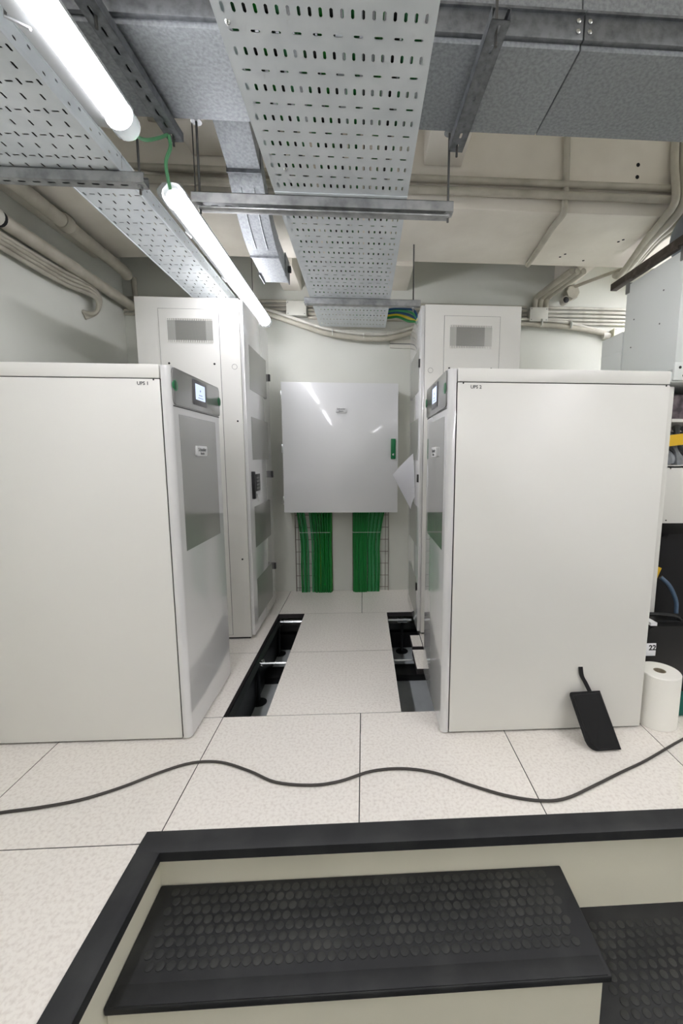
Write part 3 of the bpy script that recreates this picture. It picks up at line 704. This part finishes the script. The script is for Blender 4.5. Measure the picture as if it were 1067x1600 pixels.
# small flush plate under the tray end
b = B(); b.box(.225, .40, YB-.012, YB-.001, 1.985, 2.055, bev=.004); b.mi = 1; b.box(.225, .40, YB-.014, YB-.011, 2.015, 2.022)
tag(b.make('wall_plate', [PIPEL, GREYP]), 'small pale trunking piece on the wall beside the right tower', 'trunking')
# coloured cables into the right tower
for k, (m, nm) in enumerate(((BLUE, 'blue'), (CABLE[1], 'green'), (BLUE, 'blue'), (YEL, 'yellow'), (CABLE[0], 'green'))):
    d = k*.014
    pipe([(-.05, 1.50-d*.3, ZT+.022+d*.2), (.10, 1.52, 2.15+.01*(4-k)), (.20, 1.50, 2.205-d), (.27, 1.46, 2.200-d), (.335+.01*(4-k), 1.40-.02, 2.165-d*1.3), (.40, 1.33, 2.07), (.41, 1.30, 2.014)], .0085, m, 'power_cable',
         '%s cable curving from the tray end into the right tower%s' % (nm, {0: ', topmost', 1: ', second from the top', 2: ', third from the top', 3: '', 4: ', lowest'}[k]), 'cable')
# wall camera + octagonal box + conduit
b = B(); b.lathe((1.66, YB-.06, 2.42), [(.050, -.012), (.055, -.004), (.055, .05)], 8, 'Y'); tag(b.make('camera_mount_box', PIPE), 'octagonal box above the little security camera', 'junction box')
pipe([(1.67, YB-.06, 2.46), (1.78, 1.50, 2.47), (1.86, 1.32, 2.46)], .012, PIPE, 'conduit', 'conduit slanting from the beam to the octagonal camera box')
cc = thing('security_camera', 'small round security camera on the back wall, upper right', 'camera', (1.60, 1.60, 2.34))
b = B(); b.ring([(1.61, YB-.05, 2.385), (1.60, 1.65, 2.365), (1.58, 1.62, 2.338)], .014, 12); b.make('camera_arm', PIPEL, cc)
b = B(); b.lathe((1.575, 1.60, 2.334), [(.020, .04), (.029, .03), (.031, -.01), (.026, -.02)], 20, 'Y'); b.make('camera_body', PIPEL, cc)
b = B(); b.lathe((1.575, 1.578, 2.334), [(.022, .002), (.022, -.003), (.009, -.006)], 20, 'Y'); b.make('lens', BLACK, cc)

# left wall pipes
pipe([(-1.60, -1.5, 2.40), (-1.605, .2, 2.395), (-1.61, .9, 2.39), (-1.61, 1.36, 2.38), (-1.62, 1.44, 2.37)], .036, PIPE, 'water_pipe', 'thick painted pipe along the left edge of the ceiling, upper one', n=3, seg=18)
b = B(); b.lathe((-1.607, .82, 2.392), [(.040, -.03), (.046, -.02), (.046, .02), (.040, .03)], 18, 'Y'); tag(b.make('pipe_socket', PIPE), 'socket joint on the thick upper left pipe', 'pipe fitting')
pipe([(-1.735, -1.5, 2.285), (-1.735, YB-.01, 2.255)], .036, PIPE, 'water_pipe', 'thick painted pipe along the top of the left wall, lower one', seg=18)
b = B(); b.lathe((-1.735, .50, 2.265), [(.040, -.06), (.041, .03)], 18, 'Y'); b.mi = 1; b.lathe((-1.735, .50, 2.265), [(.0385, .03), (.0385, .05)], 18, 'Y')
tag(b.make('pipe_coupling', [PIPEL, BLACKM]), 'grey coupling with a black ring on the lower left pipe', 'pipe fitting')
for k in range(4):
    z = 2.215-k*.024; x = -1.765+.004*k; nm = ['topmost', 'second', 'third', 'lowest'][k]
    pipe([(x, -1.5, z), (x, .3, z+.004*math.sin(k)), (x+.004, .95, z-.002*k), (x+.01, 1.15, z+.012), (x+.015+.005*k, 1.28-.012*k, z+.004), (x+.02, 1.33-.02*k, z-.05), (x+.01, 1.29-.02*k, z-.14+.015*k), (-1.795, 1.23-.006*k, 2.020+.012*k)], .0115, PIPE, 'wall_cable', 'painted cable along the left wall looping down into a hole, %s of four' % nm, 'cable')
pipe([(-1.70, YB-.03, 2.45), (-1.69, YB-.03, 2.30), (-1.66, YB-.03, 2.20), (-1.66, YB-.03, 1.9)], .018, PIPE, 'conduit', 'painted conduit dropping in the left rear corner')

# ================================================================== RIGHT SIDE
hs = thing('metal_housing', 'light grey sheet-metal housing hanging above the right power cabinet', 'housing', (1.75, .46, 1.55))
b = B(); b.box(1.50, 2.05, .255, .680, 1.555, 2.092, bev=.004); b.make('casing', GREYBOX, hs)
for (y, z) in ((.375, 1.955), (.595, 1.885), (.385, 1.80), (.605, 1.74)):
    b = B(); b.lathe((1.4995, y, z), [(.004, 0), (.004, -.002)], 8, 'X'); b.make('rivet', GREYP, hs)
b = B(); b.box(1.494, 1.53, .655, .686, 2.045, 2.10, bev=.002); b.make('corner_bracket', GREYP, hs)
b = B(); b.box(1.494, 1.53, .250, .275, 2.045, 2.11, bev=.002); b.make('corner_bracket', GREYP, hs)
b = B(); b.box(1.50, 2.05, .69, .90, 1.60, 1.850, bev=.004); b.box(1.498, 1.5005, .69, .90, 1.745, 1.748)
tag(b.make('lower_housing', GREYBOX), 'lower light grey sheet-metal box directly behind the hanging housing', 'housing')
b = B(); b.box(1.480, 1.518, -.3, .815, 2.112, 2.150, bev=.002); b.mi = 1; b.box(1.475, 1.482, .27, .60, 2.098, 2.112)
tag(b.make('support_rail', [DARKST, DARKST]), 'brown steel rail running above the grey housing', 'steel rail')
b = B(); b.slots(0, 0, .05, .035, 6, 1, .006, .006, .003, Matrix(((0, 0, 1, 1.545), (1, 0, 0, .50), (0, 1, 0, 2.145), (0, 0, 0, 1))))
tag(b.make('perforated_bracket', DARKST), 'short perforated dark bracket behind the brown rail', 'bracket')
b = B(); b.ring(curve([(1.70, .22, 2.27), (1.72, .42, 2.29), (1.78, .56, 2.28), (1.92, .62, 2.26), (2.1, .64, 2.26)], 6), .115, 24); tag(b.make('round_duct', BLUEDUCT), 'blue-grey round duct above the grey housing', 'duct')

# white rack behind the right cabinet
rk = thing('equipment_rack', 'white equipment rack at the right edge behind the power cabinet', 'rack', (1.75, .5, 0))
b = B(); b.box(1.372, 1.428, .145, .20, .0, 1.455, bev=.003); b.make('post', WHITE, rk)
b = B(); b.box(2.05, 2.10, .145, .20, .0, 1.455, bev=.003); b.make('post', WHITE, rk)
b = B(); b.box(1.372, 2.10, .90, .93, .0, 1.455); b.make('rear_panel', BLACKM, rk)
b = B(); b.box(1.372, 1.380, .20, .90, .4, 1.455); b.make('side_panel', WHITE, rk)
b = B(); b.box(1.36, 2.10, .11, .93, 1.468, 1.512, bev=.003); b.make('top_beam', GREYBOX, rk)
b = B(); b.box(1.385, 1.46, .10, .112, 1.475, 1.552, bev=.002); b.mi = 1
for (x, z) in ((1.41, 1.53), (1.43, 1.495)): b.lathe((x, .098, z), [(.006, 0), (.006, .004)], 10, 'Y')
b.make('corner_bracket', [GREYBOX, BLACK], rk)
b = B(); b.box(1.432, 2.05, .150, .90, 1.298, 1.312); b.make('shelf', WHITE, rk)
b = B(); b.box(1.432, 2.05, .150, .90, 1.088, 1.10); b.make('shelf', WHITE, rk)
b = B(); b.box(1.430, 2.05, .150, .165, .826, 1.098, bev=.002); b.make('cover_panel', WHITE, rk)
for (x, z) in ((1.447, 1.085), (1.447, .84)):
    b = B(); b.lathe((x, .1495, z), [(.0035, 0), (.0035, -.001)], 8, 'Y'); b.make('screw', BLACK, rk)
# wrapped bundle on the shelf
b = B(); rnd = random.Random(3)
for i in range(6):
    x = 1.452+i*.055; b.ring(curve([(x+.03, .20+rnd.random()*.05, 1.103), (x+.015, .22, 1.16), (x-.005+rnd.random()*.01, .26, 1.22), (x+.01, .30, 1.285)], 5), [.022+.010*math.sin(k*.7+i) for k in range(16)], 8)
tag(b.make('wrapped_bundle', PLASTW), 'grey plastic-wrapped bundle on the rack shelf above the white panel', 'package')
b = B(); M = Matrix.Translation((1.50, .175, 1.22)) @ Matrix.Rotation(math.radians(-7), 4, 'Y'); b.box(-.058, .10, 0, .003, -.026, .026, M=M)
tag(b.make('yellow_label', YELLAB), 'yellow label in front of the plastic-wrapped bundle', 'label')
b = B(); b.box(1.44, 1.9, .2, .6, 1.313, 1.43, bev=.01); tag(b.make('stored_box', mat('grey_box', (120, 108, 112), .6, noise=(20, (60, 50, 56), .4, .6))), 'dull grey box on the top shelf of the white rack', 'box')

# black bag, case, sticker, roll, pouch
bg = thing('black_bag', 'black bag with a yellow tag under the white panel of the rack', 'bag', (1.60, .36, 0))
b = B(); b.prism(rrect(1.435, 2.02, .005, .76, .09, 6), 'Y', .22, .62, bev=.03); b.make('bag_body', FABRIC, bg)
b = B(); M = Matrix.Translation((1.462, .205, .565)) @ Matrix.Rotation(math.radians(20), 4, 'Y'); b.box(-.024, .018, 0, .003, -.035, .035, M=M); tag(b.make('tag', YELLAB, bg), 'yellow tag')
pipe([(1.455, .16, .56), (1.49, .14, .52), (1.52, .13, .45), (1.523, .125, .39)], .0095, BLUEC, 'hanging_cable', 'grey-blue cable hanging in front of the black bag', 'cable')
cs = thing('hard_case', 'black hard plastic carrying case behind the paper roll', 'case', (1.42, .07, 0))
b = B(); b.prism(rrect(1.30, 1.545, .053, .378, .03, 6), 'Y', .0, .135, bev=.012); b.make('case_body', BLACK, cs)
b = B(); b.box(1.296, 1.549, .05, .07, .050, .382, bev=.006); b.make('case_rim', BLACKM, cs)
b = B(); b.ring(curve([(1.30, .06, .378), (1.32, .06, .412), (1.46, .06, .402), (1.50, .06, .372)], 6), .010, 8); b.make('carry_handle', BLACK, cs)
b = B(); b.box(1.290, 1.341, -.0015, -.0003, .240, .300, bev=.0004); stc = b.make('sticker', PAPER, cs)
text('lettering', '22', .034, facing((1.324, -.0018, .278), (0, -1, 0)), BLACK, cs, .0003, .001)
b = B(); b.box(1.305, 1.335, -.004, .052, .384, .398); b.make('clasp', PAPER, cs)
b = B(); b.box(1.27, 1.57, .005, .13, .0, .0515, bev=.004); tag(b.make('wooden_block', REDB), 'brown-red block beneath the black hard case', 'block')
b = B(); b.box(1.395, 1.53, -.095, -.015, .0, .078, bev=.012); tag(b.make('teal_box', TEAL), 'small teal plastic box right of the paper roll', 'box')
rl = thing('paper_roll', 'white paper towel roll standing on the floor beside the right cabinet', 'paper roll', (1.280, -.115, 0))
b = B(); b.lathe((1.280, -.115, 0), [(.024, .0), (.077, .0), (.080, .003), (.080, .229), (.077, .233), (.050, .234), (.024, .232)], 48, closed=True); b.make('tissue', TISSUE, rl)
b = B(); b.lathe((1.280, -.115, 0), [(.0235, .001), (.0235, .231), (.021, .231), (.021, .001)], 32, closed=True); b.make('core', CARDB, rl)
# pouch
pc = thing('pouch', 'flat black fabric pouch with wrist strap leaning on the right cabinet', 'pouch', (.93, -.22, 0))
o0 = Vector((.853, -.178, .182)); eu = Vector((.128, .0, .004)); ev = Vector((.035, -.112, -.180))
nrm = eu.cross(ev).normalized()
if nrm.y > 0: nrm = -nrm
L1, L2 = eu.length, ev.length; e1, e2 = eu.normalized(), (ev - eu.normalized()*ev.dot(eu.normalized())).normalized()
sh = ev.dot(e1); L2 = ev.dot(e2)
M = Matrix(((e1.x, e2.x, nrm.x, o0.x), (e1.y, e2.y, nrm.y, o0.y), (e1.z, e2.z, nrm.z, o0.z), (0, 0, 0, 1)))
out = []
for (u, v) in rrect(0, L1, 0, L2, .012, 4):
    if u < .05 and v > L2*.5:                           # bigger rounding at the closed corner
        pass
    out.append((u, v))
out = []
def arc(cx, cy, r, a0, a1, n=6): return [(cx+r*math.cos(a0+(a1-a0)*k/n), cy+r*math.sin(a0+(a1-a0)*k/n)) for k in range(n+1)]
out += arc(.012, .012, .012, PI, 1.5*PI) + [(L1, 0)] + [(L1, L2)] + arc(.035, L2-.035, .035, PI/2, PI)
out = [(u+sh*v/L2, v) for (u, v) in out]
b = B(); b.prism(out, 'Z', -.005, .006, bev=.003)
for v in b.bm.verts: v.co = M @ v.co
b.make('pouch_body', FABRIC, pc)
b = B()
b.ring([M @ Vector((u, v, .006)) for (u, v) in [(.012, .012), (L1-.004, .008), (L1-.004+sh, L2-.006), (.04+sh*.95, L2-.006), (.012+sh*.8, L2-.04), (.012, .012)]], .0016, 6); b.make('zip_seam', BLACK, pc)
b = B(); sp = curve([M @ Vector((.090, .012, .0)), Vector((.926, -.168, .215)), Vector((.910, -.164, .245)), Vector((.903, -.163, .283))], 6)
rings = [[b.bm.verts.new(p + Vector((dx, dy, 0))) for (dx, dy) in ((-.009, -.001), (.009, -.001), (.009, .001), (-.009, .001))] for p in sp]
for i in range(len(rings)-1):
    for k in range(4): b.bm.faces.new((rings[i][k], rings[i][(k+1) % 4], rings[i+1][(k+1) % 4], rings[i+1][k]))
b.bm.faces.new(rings[0]); b.bm.faces.new(rings[-1]); b.make('wrist_strap', FABRIC, pc)

# paper sheet taped to the right tower
b = B(); n = 14
c00, c10, c11, c01 = Vector((.346, 1.06, 1.155)), Vector((.215, 1.13, 1.010)), Vector((.338, 1.10, .775)), Vector((.346, .945, .875))
g = []
for i in range(n+1):
    row = []
    for j in range(n+1):
        u, v = i/n, j/n
        p = c00*(1-u)*(1-v) + c10*u*(1-v) + c11*u*v + c01*(1-u)*v
        p = p + Vector((.0, -.022, 0))*math.sin(PI*v)*math.sin(PI*(.3+.7*u)) + Vector((-.012, 0, 0))*math.sin(2*PI*v+.8)*u*(1-u)*2
        row.append(b.bm.verts.new(p))
    g.append(row)
for i in range(n):
    for j in range(n): b.bm.faces.new((g[i][j], g[i+1][j], g[i+1][j+1], g[i][j+1]))
bmesh.ops.solidify(b.bm, geom=b.bm.faces[:], thickness=.0006)
tag(b.make('paper_sheet', PAPER), 'curled white paper sheet taped to the side of the right tower', 'paper')

# floor cord
cp = [(-1.50, -.56), (-1.28, -.50), (-1.142, -.472), (-1.036, -.458), (-.922, -.433), (-.816, -.385), (-.717, -.322), (-.622, -.28), (-.516, -.282), (-.397, -.332), (-.294, -.388), (-.17, -.408), (-.071, -.396), (.042, -.354), (.159, -.347), (.272, -.374), (.375, -.43), (.492, -.485), (.602, -.512), (.692, -.506), (.818, -.457), (.944, -.404), (1.077, -.35), (1.305, -.243), (1.6, -.12)]
pipe([(x, y, .0052) for (x, y) in cp], .0048, CORD, 'floor_cable', 'dark power cord snaking across the floor in front of the cabinets', 'cord', n=5, seg=10)
